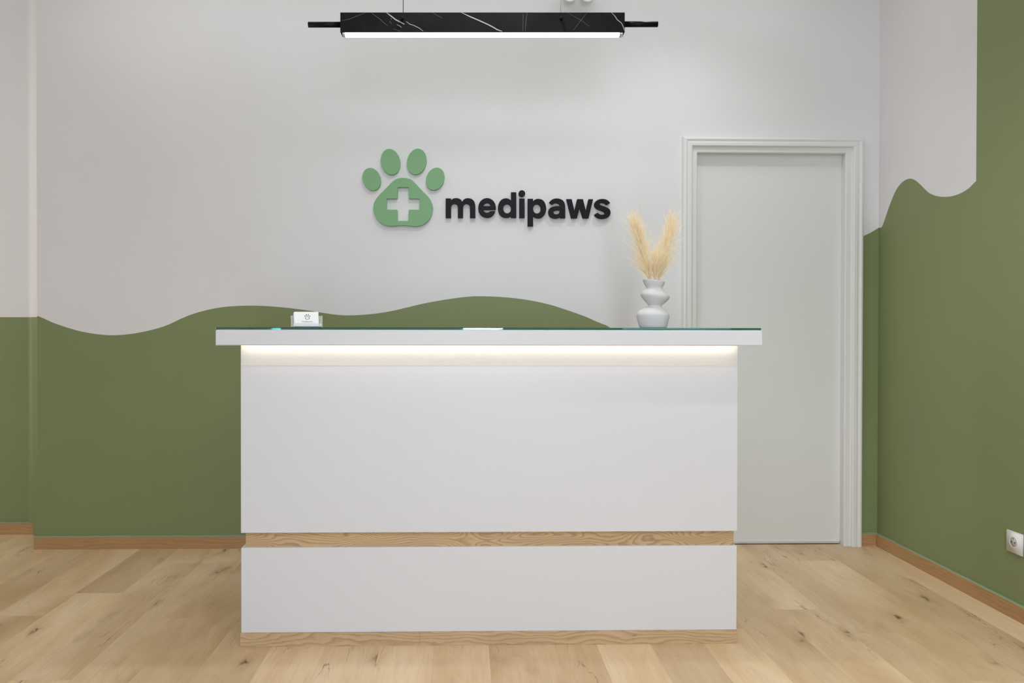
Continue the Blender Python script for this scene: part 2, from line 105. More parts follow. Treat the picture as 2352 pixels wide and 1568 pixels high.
class NT:
    def __init__(self, name):
        self.m = bpy.data.materials.new(name)
        self.m.use_nodes = True
        self.t = self.m.node_tree
        self.b = self.t.nodes['Principled BSDF']

    def n(self, typ, **kw):
        nd = self.t.nodes.new(typ)
        for k, v in kw.items():
            setattr(nd, k, v)
        return nd

    def l(self, a, b):
        self.t.links.new(a, b)

    def math(self, op, a, b=None, c=None, clamp=False):
        nd = self.n('ShaderNodeMath', operation=op, use_clamp=clamp)
        for i, v in enumerate((a, b, c)):
            if v is None:
                continue
            if isinstance(v, (int, float)):
                nd.inputs[i].default_value = v
            else:
                self.l(v, nd.inputs[i])
        return nd.outputs[0]

    def comb(self, x, y, z):
        nd = self.n('ShaderNodeCombineXYZ')
        for i, v in enumerate((x, y, z)):
            if isinstance(v, (int, float)):
                nd.inputs[i].default_value = v
            else:
                self.l(v, nd.inputs[i])
        return nd.outputs[0]

    def noise(self, vec, scale, detail=3, rough=0.5, dist=0.0):
        nd = self.n('ShaderNodeTexNoise')
        nd.inputs['Scale'].default_value = scale
        nd.inputs['Detail'].default_value = detail
        nd.inputs['Roughness'].default_value = rough
        nd.inputs['Distortion'].default_value = dist
        if vec is not None:
            self.l(vec, nd.inputs['Vector'])
        return nd.outputs[0]

    def ramp(self, fac, stops, interp='LINEAR'):
        nd = self.n('ShaderNodeValToRGB')
        cr_ = nd.color_ramp
        cr_.interpolation = interp
        while len(cr_.elements) < len(stops):
            cr_.elements.new(0.5)
        for e, (p, c) in zip(cr_.elements, stops):
            e.position = p
            e.color = c if not isinstance(c, (int, float)) else (c, c, c, 1)
        self.l(fac, nd.inputs[0])
        return nd.outputs[0]

    def mix(self, fac, a, b, blend='MIX'):
        nd = self.n('ShaderNodeMix', data_type='RGBA', blend_type=blend)
        for s, v in ((nd.inputs[0], fac), (nd.inputs[6], a), (nd.inputs[7], b)):
            if isinstance(v, (int, float)):
                s.default_value = v
            elif isinstance(v, tuple):
                s.default_value = v
            else:
                self.l(v, s)
        return nd.outputs[2]

    def coord(self, kind='Object'):
        return self.n('ShaderNodeTexCoord').outputs[kind]

    def sep(self, v):
        nd = self.n('ShaderNodeSeparateXYZ')
        self.l(v, nd.inputs[0])
        return nd.outputs

    def bump(self, h, strength, dist=0.01):
        nd = self.n('ShaderNodeBump')
        nd.inputs['Strength'].default_value = strength
        nd.inputs['Distance'].default_value = dist
        self.l(h, nd.inputs['Height'])
        self.l(nd.outputs[0], self.b.inputs['Normal'])

    def set(self, **kw):
        for k, v in kw.items():
            self.b.inputs[k.replace('_', ' ')].default_value = v


def paint(name, col, rough=0.55, bump=0.03, scale=220, var=0.02):
    """rolled wall paint / lacquer: a little mottling and orange-peel bump"""
    t = NT(name)
    co = t.coord()
    n1 = t.noise(co, 1.7, 4)
    a = tuple(c*(1-var) for c in col[:3]) + (1,)
    b = tuple(min(1, c*(1+var)) for c in col[:3]) + (1,)
    c = t.ramp(n1, [(0.3, a), (0.7, b)])
    t.l(c, t.b.inputs['Base Color'])
    t.set(Roughness=rough)
    t.b.inputs['Specular IOR Level'].default_value = 0.3
    if bump:
        t.bump(t.noise(co, scale, 3), bump, 0.004)
    return t.m


WHITE_WALL = (0.745, 0.73, 0.745, 1)
GREEN_WALL = (0.212, 0.254, 0.116, 1)
m_white = paint('white_wall_paint', WHITE_WALL, 0.6, 0.05, 160)
m_green = paint('sage_green_wall_paint', GREEN_WALL, 0.5, 0.05, 160)
m_caulk = paint('pale_green_paint_line', (0.31, 0.37, 0.25, 1), 0.45, 0.0)
m_ceil = paint('ceiling_paint', (0.78, 0.77, 0.75, 1), 0.7, 0.0)
m_door = paint('door_enamel', (0.74, 0.74, 0.735, 1), 0.4, 0.02, 120, 0.01)
m_lacq = paint('white_lacquer', (0.685, 0.682, 0.73, 1), 0.38, 0.012, 90, 0.008)
m_shade_strip = paint('overhang_shade_tone', (0.74, 0.74, 0.735, 1), 0.55, 0.35, 45, 0.01)  # warmer white painting the shadow band under the desk overhang
m_matteblack = paint('matt_black_metal', (0.008, 0.008, 0.009, 1), 0.42, 0.0)
m_plastic = paint('white_plastic', (0.78, 0.76, 0.75, 1), 0.3, 0.0)
m_dark = paint('dark_hole', (0.02, 0.02, 0.02, 1), 0.5, 0.0)
m_metal = NT('nickel'); m_metal.set(Base_Color=(0.6, 0.58, 0.55, 1), Metallic=1.0, Roughness=0.35); m_metal = m_metal.m
m_alu = NT('aluminium_strip'); m_alu.set(Base_Color=(0.75, 0.77, 0.82, 1), Metallic=0.6, Roughness=0.35); m_alu = m_alu.m
m_sign_green = paint('green_sign_foam', lin(127, 170, 126), 0.6, 0.02, 300)
m_sign_black = paint('black_sign_acrylic', (0.012, 0.011, 0.013, 1), 0.45, 0.0)
m_vase = paint('matt_ceramic', (0.66, 0.645, 0.65, 1), 0.75, 0.04, 260)
m_card = paint('card_stock', (0.92, 0.915, 0.93, 1), 0.5, 0.0, 100, 0.0)
m_ink = paint('grey_ink', (0.16, 0.16, 0.15, 1), 0.6, 0.0)
m_ink2 = paint('light_grey_ink', (0.42, 0.42, 0.45, 1), 0.6, 0.0)


def emit(name, col, strength):
    t = NT(name)
    t.set(Base_Color=(0.9, 0.9, 0.9, 1), Roughness=0.4)
    t.b.inputs['Emission Color'].default_value = col
    t.b.inputs['Emission Strength'].default_value = strength
    return t.m


for m_ in (m_sign_black, m_matteblack):
    m_.node_tree.nodes['Principled BSDF'].inputs['Specular IOR Level'].default_value = 0.12
m_tube = emit('lit_diffuser', (1.0, 0.97, 0.93, 1), 3.4)
m_led = emit('lit_led', (1.0, 0.88, 0.70, 1), 14.0)

g = NT('clear_acrylic')
g.set(Base_Color=(0.95, 0.95, 0.99, 1), Roughness=0.04, IOR=1.45)
g.b.inputs['Transmission Weight'].default_value = 0.86
m_acryl = g.m
g = NT('green_edged_glass')
g.set(Base_Color=(0.97, 1.0, 0.99, 1), Roughness=0.02, IOR=1.5)
g.b.inputs['Transmission Weight'].default_value = 1.0
va = g.n('ShaderNodeVolumeAbsorption')                    # float glass: green only along its depth
va.inputs['Color'].default_value = (0.22, 0.80, 0.76, 1)
va.inputs['Density'].default_value = 2.6
g.l(va.outputs[0], g.t.nodes['Material Output'].inputs['Volume'])
m_glass = g.m


def wood(name, base, dark, light, long_axis, figure, lines, contrast=1.0):
    """oak veneer: fine long grain plus cathedral figure (growth rings cut by a slowly warped plane)"""
    t = NT(name)
    x, y, z = t.sep(t.coord())
    u, v = (x, z) if long_axis == 'x' else (y, z)
    w0 = t.comb(t.math('MULTIPLY', u, 4.2), t.math('MULTIPLY', v, 13), 3.1)
    warp = t.noise(w0, 1.0, 1.5, 0.4, 0.25)
    warp2 = t.noise(t.comb(t.math('MULTIPLY', u, 26), t.math('MULTIPLY', v, 70), 1.0), 1.0, 2, 0.5)
    h = t.math('ADD', t.math('MULTIPLY', warp, figure), t.math('MULTIPLY', warp2, 0.75))
    h = t.math('ADD', h, t.math('MULTIPLY', v, lines))
    band = t.math('FRACT', h)
    fine = t.noise(t.comb(t.math('MULTIPLY', u, 16), t.math('MULTIPLY', v, 520), 0.0), 1.0, 4, 0.65)
    tone = t.noise(t.comb(t.math('MULTIPLY', u, 2.6), t.math('MULTIPLY', v, 9), 8.0), 1.0, 2)
    c = t.ramp(band, [(0.0, light), (0.45, base), (0.80, dark), (1.0, light)])
    c = t.mix(contrast, base, c)
    c2 = t.ramp(fine, [(0.3, 0.86), (0.7, 1.05)])
    c = t.mix(1.0, c, c2, 'MULTIPLY')
    c3 = t.ramp(tone, [(0.3, 0.90), (0.7, 1.06)])
    c = t.mix(1.0, c, c3, 'MULTIPLY')
    kn = t.n('ShaderNodeTexVoronoi', feature='F1')           # small knots
    kn.inputs['Scale'].default_value = 1.0
    t.l(t.comb(t.math('MULTIPLY', u, 5.5), t.math('MULTIPLY', v, 16), 2.0), kn.inputs['Vector'])
    gate = t.math('GREATER_THAN', t.sep(kn.outputs['Color'])[0], 0.45)
    kf = t.math('MULTIPLY', t.ramp(kn.outputs['Distance'], [(0.02, 1.0), (0.11, 0.0)], 'EASE'), gate)
    c = t.mix(t.math('MULTIPLY', kf, 0.65), c, lin(112, 82, 52))
    t.l(c, t.b.inputs['Base Color'])
    t.set(Roughness=0.5)
    t.bump(fine, 0.05, 0.003)
    return t.m


m_band = wood('oak_band_veneer', lin(194, 162, 122), lin(164, 130, 92), lin(202, 172, 134), 'x', 16.0, 80.0, 0.9)
m_plinth = wood('oak_plinth_veneer', lin(198, 168, 132), lin(168, 137, 102), lin(206, 178, 144), 'x', 6.0, 60.0, 0.7)
m_skirt = wood('oak_skirting_x', lin(180, 142, 96), lin(156, 118, 76), lin(186, 150, 104), 'x', 4.0, 60.0, 0.4)
m_skirt_y = wood('oak_skirting_y', lin(180, 142, 96), lin(156, 118, 76), lin(186, 150, 104), 'y', 4.0, 60.0, 0.4)


def floor_material():
    t = NT('oak_laminate_planks')
    x, y, z = t.sep(t.coord())
    W, L = 0.2, 1.285
    xs = t.math('DIVIDE', t.math('ADD', x, 20*W - 1.295), W)
    i = t.math('FLOOR', xs)
    fx = t.math('FRACT', xs)
    wn = t.n('ShaderNodeTexWhiteNoise', noise_dimensions='1D')
    t.l(i, wn.inputs['W'])
    ys = t.math('ADD', t.math('DIVIDE', t.math('ADD', y, 20.0), L), t.math('MULTIPLY', wn.outputs[0], 7.0))
    j = t.math('FLOOR', ys)
    fy = t.math('FRACT', ys)
    wn2 = t.n('ShaderNodeTexWhiteNoise', noise_dimensions='2D')
    t.l(t.comb(i, j, 0), wn2.inputs['Vector'])
    r1, rgbv = wn2.outputs[0], wn2.outputs[1]
    rr = t.sep(rgbv)
    # per-plank coordinates
    ox = t.math('MULTIPLY', rr[0], 37.0)
    oy = t.math('MULTIPLY', rr[1], 53.0)
    px = t.math('ADD', x, ox)
    py = t.math('ADD', y, oy)
    # broad tone along the plank
    tone = t.noise(t.comb(t.math('MULTIPLY', px, 5.0), t.math('MULTIPLY', py, 1.3), 0), 1.0, 3, 0.55)
    # fine grain
    fine = t.noise(t.comb(t.math('MULTIPLY', px, 110), t.math('MULTIPLY', py, 2.6), 0), 1.0, 5, 0.6, 0.1)
    # cathedral figure
    warp = t.noise(t.comb(t.math('MULTIPLY', px, 6.0), t.math('MULTIPLY', py, 1.5), 2.0), 1.0, 2, 0.5, 0.3)
    h = t.math('ADD', t.math('MULTIPLY', warp, 11.0), t.math('MULTIPLY', px, 16.0))
    fig = t.math('MULTIPLY', t.math('PINGPONG', h, 0.5), 2.0)
    base = t.ramp(tone, [(0.28, lin(196, 164, 124)), (0.5, lin(213, 184, 147)), (0.75, lin(226, 200, 166))])
    c = t.mix(1.0, base, t.ramp(fine, [(0.25, 0.91), (0.5, 0.99), (0.75, 1.03)]), 'MULTIPLY')
    figm = t.ramp(fig, [(0.0, 0.93), (0.3, 0.99), (1.0, 1.01)])
    c = t.mix(0.8, c, t.mix(1.0, c, figm, 'MULTIPLY'))
    pl = t.ramp(r1, [(0.0, (0.84, 0.82, 0.79, 1)), (0.4, (0.96, 0.955, 0.95, 1)), (0.75, (1.03, 1.03, 1.04, 1)), (1.0, (1.14, 1.155, 1.18, 1))])
    c = t.mix(1.0, c, pl, 'MULTIPLY')
    # knots: sparse stretched cells with a dark heart and a stained halo
    dx = t.math('MULTIPLY', t.math('SUBTRACT', t.noise(t.comb(t.math('MULTIPLY', px, 30), t.math('MULTIPLY', py, 14), 0), 1.0, 3), 0.5), 0.55)
    vor = t.n('ShaderNodeTexVoronoi', feature='F1')
    vor.inputs['Scale'].default_value = 1.0
    t.l(t.comb(t.math('ADD', t.math('MULTIPLY', px, 8.5), dx), t.math('ADD', t.math('MULTIPLY', py, 3.3), dx), 0), vor.inputs['Vector'])
    gate = t.math('GREATER_THAN', t.sep(vor.outputs['Color'])[0], 0.36)
    halo = t.ramp(vor.outputs['Distance'], [(0.02, 1.0), (0.34, 0.0)], 'EASE')
    core = t.ramp(vor.outputs['Distance'], [(0.02, 1.0), (0.13, 0.0)], 'EASE')
    halo = t.math('MULTIPLY', t.math('MULTIPLY', halo, gate), 0.42)
    core = t.math('MULTIPLY', t.math('MULTIPLY', core, gate), 0.85)
    c = t.mix(halo, c, lin(150, 118, 82))
    c = t.mix(core, c, lin(84, 64, 44))
    # thin cracks running with the grain, only in patches
    cw = t.noise(t.comb(t.math('MULTIPLY', px, 9), t.math('MULTIPLY', py, 1.0), 5.0), 1.0, 5, 0.55)
    cl = t.math('ABSOLUTE', t.math('SUBTRACT', cw, 0.5))
    cl = t.ramp(cl, [(0.0, 1.0), (0.006, 0.0)])
    pm = t.noise(t.comb(t.math('MULTIPLY', px, 4), t.math('MULTIPLY', py, 1.7), 9.0), 1.0, 2)
    pm = t.ramp(pm, [(0.54, 0.0), (0.64, 1.0)])
    c = t.mix(t.math('MULTIPLY', t.math('MULTIPLY', cl, pm), 0.7), c, lin(82, 64, 46))
    # joints between planks
    ex = t.math('MULTIPLY', t.math('MINIMUM', fx, t.math('SUBTRACT', 1.0, fx)), W)
    ey = t.math('MULTIPLY', t.math('MINIMUM', fy, t.math('SUBTRACT', 1.0, fy)), L)
    e = t.math('MINIMUM', ex, ey)
    jm = t.ramp(t.math('MULTIPLY', e, 100.0), [(0.03, 0.22), (0.10, 0.0)])
    c = t.mix(jm, c, lin(140, 110, 78))
    t.l(c, t.b.inputs['Base Color'])
    rg = t.ramp(fine, [(0.3, 0.50), (0.7, 0.40)])
    t.l(rg, t.b.inputs['Roughness'])
    t.b.inputs['Specular IOR Level'].default_value = 0.4
    t.bump(fine, 0.05, 0.003)
    return t.m


m_floor = floor_material()


def marble():
    t = NT('black_marble')
    co = t.coord()
    n = t.noise(co, 9.0, 5, 0.6, 0.8)
    c = t.ramp(n, [(0.35, (0.006, 0.006, 0.007, 1)), (0.65, (0.011, 0.011, 0.013, 1))])
    t.l(c, t.b.inputs['Base Color'])
    t.set(Roughness=0.5)
    t.b.inputs['Specular IOR Level'].default_value = 0.12
    return t.m


m_marble = marble()
m_vein = paint('white_marble_vein', (0.40, 0.40, 0.42, 1), 0.4, 0.0)
m_vein2 = paint('faint_marble_vein', (0.10, 0.10, 0.105, 1), 0.4, 0.0)


def pampas_mat():
    """dry feathery grass: half of the light goes through the thin strands"""
    t = NT('dried_pampas')
    n = t.noise(t.coord(), 60, 3)
    c = t.ramp(n, [(0.25, lin(250, 230, 196)), (0.5, lin(254, 240, 212)), (0.8, lin(255, 247, 228))])
    df = t.n('ShaderNodeBsdfDiffuse'); tr = t.n('ShaderNodeBsdfTranslucent'); mx = t.n('ShaderNodeMixShader')
    t.l(c, df.inputs[0]); t.l(c, tr.inputs[0])
    mx.inputs[0].default_value = 0.35
    t.l(df.outputs[0], mx.inputs[1]); t.l(tr.outputs[0], mx.inputs[2])
    t.l(mx.outputs[0], t.t.nodes['Material Output'].inputs['Surface'])
    t.t.nodes.remove(t.b)
    return t.m


m_pampas = pampas_mat()


# ------------------------------------------------------------------ mesh helpers
def link(name, bm, mats, parent=None, smooth=False, kind=None):
    me = bpy.data.meshes.new(name)
    bm.normal_update()
    bm.to_mesh(me); bm.free()
    if not isinstance(mats, (list, tuple)):
        mats = [mats]
    for m in mats:
        me.materials.append(m)
    if smooth:
        for p in me.polygons:
            p.use_smooth = True
    o = bpy.data.objects.new(name, me)
    C.objects.link(o)
    if parent is not None:
        o.parent = parent
    if kind:
        o['kind'] = kind
    return o


def thing(name, label, cat, loc=(0, 0, 0), rot=(0, 0, 0), group=None):
    o = bpy.data.objects.new(name, None)
    C.objects.link(o)
    o.location = loc; o.rotation_euler = rot
    o.empty_display_size = 0.1
    o['label'] = label; o['category'] = cat
    if group:
        o['group'] = group
    return o


def tag(o, label, cat, group=None):
    o['label'] = label; o['category'] = cat
    if group:
        o['group'] = group
    return o


def box(bm, x0, x1, y0, y1, z0, z1, bev=0.0, mat=0, seg=2):
    r = bmesh.ops.create_cube(bm, size=1.0)
    vs = r['verts']
    for v in vs:
        v.co = Vector(((x0+x1)/2 + v.co.x*(x1-x0), (y0+y1)/2 + v.co.y*(y1-y0), (z0+z1)/2 + v.co.z*(z1-z0)))
    fs = list({f for v in vs for f in v.link_faces})
    for f in fs:
        f.material_index = mat
    if bev > 0:
        es = list({e for v in vs for e in v.link_edges})
        rb = bmesh.ops.bevel(bm, geom=es, offset=bev, segments=seg, profile=0.5, affect='EDGES', clamp_overlap=True)
        for f in rb['faces']:
            f.material_index = mat
    return vs


def cyl(bm, p0, p1, r0, r1=None, n=24, cap=True, mat=0):
    r1 = r0 if r1 is None else r1
    p0, p1 = Vector(p0), Vector(p1)
    q = (p1-p0).to_track_quat('Z', 'Y')
    rings = []
    for p, r in ((p0, r0), (p1, r1)):
        rings.append([bm.verts.new(p + q @ Vector((r*math.cos(2*math.pi*k/n), r*math.sin(2*math.pi*k/n), 0))) for k in range(n)])
    for k in range(n):
        f = bm.faces.new((rings[0][k], rings[0][(k+1) % n], rings[1][(k+1) % n], rings[1][k]))
        f.material_index = mat; f.smooth = True
    if cap:
        bm.faces.new(list(reversed(rings[0]))).material_index = mat
        bm.faces.new(rings[1]).material_index = mat
    return rings


def lathe(bm, prof, axis_o, axis_d, n=40, mat=0):
    """prof: (radius, distance along axis)"""
    q = Vector(axis_d).to_track_quat('Z', 'Y')
    o = Vector(axis_o)
    rings = []
    for r, h in prof:
        if r < 1e-6:
            rings.append([bm.verts.new(o + q @ Vector((0, 0, h)))])
        else:
            rings.append([bm.verts.new(o + q @ Vector((r*math.cos(2*math.pi*k/n), r*math.sin(2*math.pi*k/n), h))) for k in range(n)])
    for a, b in zip(rings, rings[1:]):
        for k in range(n):
            k2 = (k+1) % n
            if len(a) == 1 and len(b) == 1:
                continue
            if len(a) == 1:
                f = bm.faces.new((a[0], b[k2], b[k]))
            elif len(b) == 1:
                f = bm.faces.new((a[k], a[k2], b[0]))
            else:
                f = bm.faces.new((a[k], a[k2], b[k2], b[k]))
            f.smooth = True; f.material_index = mat
    return rings


def plate(name, loops, y_front, depth, mat, parent=None, bevel=0.0012):
    """flat cut-out letter / shape: outlines in the XZ plane, cut from a sheet of given thickness"""
    cu = bpy.data.curves.new(name, 'CURVE')
    cu.dimensions = '2D'; cu.fill_mode = 'BOTH'
    cu.extrude = depth/2 - bevel
    cu.bevel_depth = bevel; cu.bevel_resolution = 1
    cu.offset = -bevel
    for lp in loops:
        s = cu.splines.new('POLY')
        s.points.add(len(lp)-1)
        for p, (x, z) in zip(s.points, lp):
            p.co = (x, z, 0, 1)
        s.use_cyclic_u = True
    tmp = bpy.data.objects.new(name+'_tmp', cu)
    C.objects.link(tmp)
    dg = bpy.context.evaluated_depsgraph_get()
    me = bpy.data.meshes.new_from_object(tmp.evaluated_get(dg))
    bpy.data.objects.remove(tmp); bpy.data.curves.remove(cu)
    me.transform(Matrix(((1, 0, 0, 0), (0, 0, -1, y_front + depth/2), (0, 1, 0, 0), (0, 0, 0, 1))))
    me.name = name
    me.materials.clear(); me.materials.append(mat)
    o = bpy.data.objects.new(name, me)
    C.objects.link(o)
    if parent is not None:
        o.parent = parent
    return o


def recenter(root, objs):
    """children were modelled in world coordinates: keep them there under a moved root"""
    inv = Matrix.Translation(-Vector(root.location))
    for o in objs:
        o.data.transform(inv)


# ------------------------------------------------------------------ the setting
D = 4.019            # back wall
REC = 4.305          # alcove wall, set further back
XL, XR = -2.247, 2.2357
ZC = 3.2             # ceiling
Y0 = -2.6            # shopfront line behind the camera
XA = -4.2            # far left

bm = bmesh.new()
box(bm, XA, XR+0.15, Y0, REC+0.15, -0.12, 0.0)
link('floor', bm, m_floor, kind='structure')
bm = bmesh.new()
box(bm, XA, XR+0.15, Y0, REC+0.15, ZC, ZC+0.12)
link('ceiling', bm, m_ceil, kind='structure')


def two_tone(bm, pts, to3, ztop=ZC):
    """wall face split along the painted line: below = slot 1 (green), above = slot 0 (white)"""
    lo = [bm.verts.new(to3(a, 0.0)) for a, _ in pts]
    mi = [bm.verts.new(to3(a, h)) for a, h in pts]
    hi = [bm.verts.new(to3(a, ztop)) for a, _ in pts]
    for k in range(len(pts)-1):
        if pts[k][1] > 0.001 or pts[k+1][1] > 0.001:
            f = bm.faces.new((lo[k], lo[k+1], mi[k+1], mi[k])); f.material_index = 1
        if pts[k][1] < ztop-0.001 or pts[k+1][1] < ztop-0.001:
            f = bm.faces.new((mi[k], mi[k+1], hi[k+1], hi[k])); f.material_index = 0


def smooth_line(P, n=6):
    out = []
    for k in range(len(P)-1):
        p0 = P[max(0, k-1)]; p1 = P[k]; p2 = P[k+1]; p3 = P[min(len(P)-1, k+2)]
        for s in range(n):
            t = s/n
            z = 0.5*((2*p1[1]) + (-p0[1]+p2[1])*t + (2*p0[1]-5*p1[1]+4*p2[1]-p3[1])*t*t + (-p0[1]+3*p1[1]-3*p2[1]+p3[1])*t**3)
            out.append((p1[0]+(p2[0]-p1[0])*t, z))
    out.append(P[-1])
    return out


# door opening
DX0, DX1, DZ = 1.246, 2.048, 2.108
# back wall: painted hill line, then the doorway, then the strip in the corner
wave = [(XL, WAVE_BACK[0][1])] + WAVE_BACK[1:] + [(0.88, 1.127), (1.0, 1.062), (1.12, 1.005), (DX0, 0.955)]
bm = bmesh.new()
two_tone(bm, smooth_line(wave), lambda a, z: (a, D, z))
v = [bm.verts.new(p) for p in ((DX0, D, DZ), (DX1, D, DZ), (DX1, D, ZC), (DX0, D, ZC))]
bm.faces.new(v).material_index = 0
two_tone(bm, [(DX1, 1.62)] + WAVE_CORNER[:2] + [(XR, 1.7125)], lambda a, z: (a, D, z))
# end face of the wall where it returns into the alcove
v = [bm.verts.new(p) for p in ((XL, REC, 0), (XL, D, 0), (XL, D, 1.2292), (XL, REC, 1.2292))]
bm.faces.new(v).material_index = 1
v = [bm.verts.new(p) for p in ((XL, REC, 1.2292), (XL, D, 1.2292), (XL, D, ZC), (XL, REC, ZC))]
bm.faces.new(v).material_index = 0
# reveals of the doorway
for x, s in ((DX0, 1), (DX1, -1)):
    v = [bm.verts.new(p) for p in ((x, D, 0), (x, D+0.14, 0), (x, D+0.14, DZ), (x, D, DZ))]
    bm.faces.new(v if s > 0 else v[::-1]).material_index = 0
v = [bm.verts.new(p) for p in ((DX0, D, DZ), (DX0, D+0.14, DZ), (DX1, D+0.14, DZ), (DX1, D, DZ))]
bm.faces.new(v).material_index = 0
bmesh.ops.remove_doubles(bm, verts=bm.verts[:], dist=1e-4)
link('wall_back', bm, [m_white, m_green], kind='structure')

# alcove wall on the far left, with a small splay shaped to catch light as a bright strip
bm = bmesh.new()
prof = [(XA, REC)]
for k in range(9):
    a = math.radians(50)*k/8
    prof.append((-2.462 + 0.05*math.sin(a), REC - 0.05*(1-math.cos(a))))
lx, ly = prof[-1]
prof.append((lx + 0.17*math.cos(math.radians(50)), ly - 0.17*math.sin(math.radians(50))))
prof.append((XL-0.001, prof[-1][1]))
ga = 1.2262
for (xa, ya), (xb, yb) in zip(prof, prof[1:]):
    for z0, z1, mi in ((0, ga, 1), (ga, ZC, 0)):
        v = [bm.verts.new(p) for p in ((xa, ya, z0), (xb, yb, z0), (xb, yb, z1), (xa, ya, z1))]
        f = bm.faces.new(v); f.material_index = mi
bmesh.ops.remove_doubles(bm, verts=bm.verts[:], dist=1e-5)
link('wall_alcove', bm, [m_white, m_green], kind='structure')

# right wall: the painted line climbs, dips and then jumps straight up to the ceiling
bm = bmesh.new()
wr = [(D, 1.7125)] + WAVE_RIGHT
two_tone(bm, smooth_line(wr, 5) + [], lambda a, z: (XR, a, z))
two_tone(bm, [(WAVE_RIGHT[-1][0], ZC), (Y0, ZC)], lambda a, z: (XR, a, z))
link('wall_right', bm, [m_white, m_green], kind='structure')
# left side of the alcove, out of view
bm = bmesh.new()
v = [bm.verts.new(p) for p in ((XA, Y0, 0), (XA, REC, 0), (XA, REC, ZC), (XA, Y0, ZC))]
bm.faces.new(v)
link('wall_left', bm, m_white, kind='structure')


# skirting boards, pale green paint smeared along the top edge
def skirting(name, p0, p1, nrm, h, th, mat, joint=None, z1=None):
    """board from p0 to p1 in plan, thickness th along nrm"""
    bm = bmesh.new()
    p0, p1, nrm = Vector(p0), Vector(p1), Vector(nrm)
    a, b = p0, p1
    c, d = p1 + nrm*th, p0 + nrm*th
    lo = [bm.verts.new((q.x, q.y, 0)) for q in (a, b, c, d)]
    hi = [bm.verts.new((q.x, q.y, h)) for q in (a, b, c, d)]
    for k in range(4):
        bm.faces.new((lo[k], lo[(k+1) % 4], hi[(k+1) % 4], hi[k]))
    bm.faces.new(hi).material_index = 1
    bm.faces.new(lo[::-1])
    # ragged bead of paint on the wall just above the board
    n = max(8, int((p1-p0).length*40))
    prev = None
    for k in range(n+1):
        t = k/n
        q = p0.lerp(p1, t) + nrm*0.0016
        hh = 0.0035 + 0.0025*random.random()
        cur = (bm.verts.new((q.x, q.y, h)), bm.verts.new((q.x, q.y, h+hh)))
        if prev:
            bm.faces.new((prev[0], cur[0], cur[1], prev[1])).material_index = 1
        prev = cur
    bmesh.ops.recalc_face_normals(bm, faces=bm.faces[:])
    return link(name, bm, [mat, m_caulk], kind='structure')


HB, TB = 0.064, 0.014
skirting('baseboard_back', (XL-TB, D, 0), (1.165, D, 0), (0, -1, 0), HB, TB, m_skirt)
skirting('baseboard_corner', (2.128, D, 0), (XR, D, 0), (0, -1, 0), HB, TB, m_skirt)
skirting('baseboard_alcove', (XA, REC, 0), (-2.40, REC, 0), (0, -1, 0), HB, TB, m_skirt)
skirting('baseboard_return', (XL, D, 0), (XL, D+0.11, 0), (-1, 0, 0), HB, TB, m_skirt_y)
skirting('baseboard_right', (XR, D-TB, 0), (XR, Y0, 0), (-1, 0, 0), HB, TB, m_skirt_y)

# ------------------------------------------------------------------ door with moulded casing
door = thing('door_1', 'plain white flush door with moulded white casing in the back wall', 'door', (1.647, D, 0))
door['kind'] = 'structure'
bm = bmesh.new()
box(bm, DX0+0.001, DX1-0.001, D+0.029, D+0.070, 0.014, DZ-0.001)
leaf = link('door_leaf', bm, m_door, door)
bm = bmesh.new()
box(bm, DX0+0.004, DX1-0.006, D+0.022, D+0.0305, 0.005, 0.016, 0.001)
sweep = link('door_sweep', bm, m_alu, door)
# casing profile: (distance outward from the opening, projection from the wall)
prof = [(-0.0015, -0.0285), (-0.0015, 0.012), (0.003, 0.016), (0.030, 0.016), (0.034, 0.019), (0.036, 0.028), (0.041, 0.031),
        (0.058, 0.031), (0.064, 0.028), (0.071, 0.030), (0.078, 0.033), (0.086, 0.031), (0.092, 0.024), (0.096, 0.010), (0.096, 0.0)]
bm = bmesh.new()
path = [((DX0, 0), (-1, 0)), ((DX0, DZ), (-1, 1)), ((DX1, DZ), (1, 1)), ((DX1, 0), (1, 0))]
rows = []
for (px_, pz_), (ux, uz) in path:
    k = 0.82 if (uz and False) else 1.0
    rows.append([bm.verts.new((px_ + ux*o_*k*(0.81 if ux < 0 else 1.0), D - pr, pz_ + uz*o_*0.86)) for o_, pr in prof])
for a, b in zip(rows, rows[1:]):
    for k in range(len(prof)-1):
        bm.faces.new((a[k], a[k+1], b[k+1], b[k]))
bm.faces.new(rows[0]); bm.faces.new(rows[-1])
bmesh.ops.recalc_face_normals(bm, faces=bm.faces[:])
casing = link('door_casing', bm, m_door, door)
# lit room beyond the gap is not visible; a plain backing closes the opening
bm = bmesh.new()
box(bm, DX0+0.001, DX1-0.001, D+0.0705, D+0.139, 0.0, DZ-0.001)
stop = link('door_backing', bm, m_door, door)
recenter(door, [leaf, sweep, casing, stop])

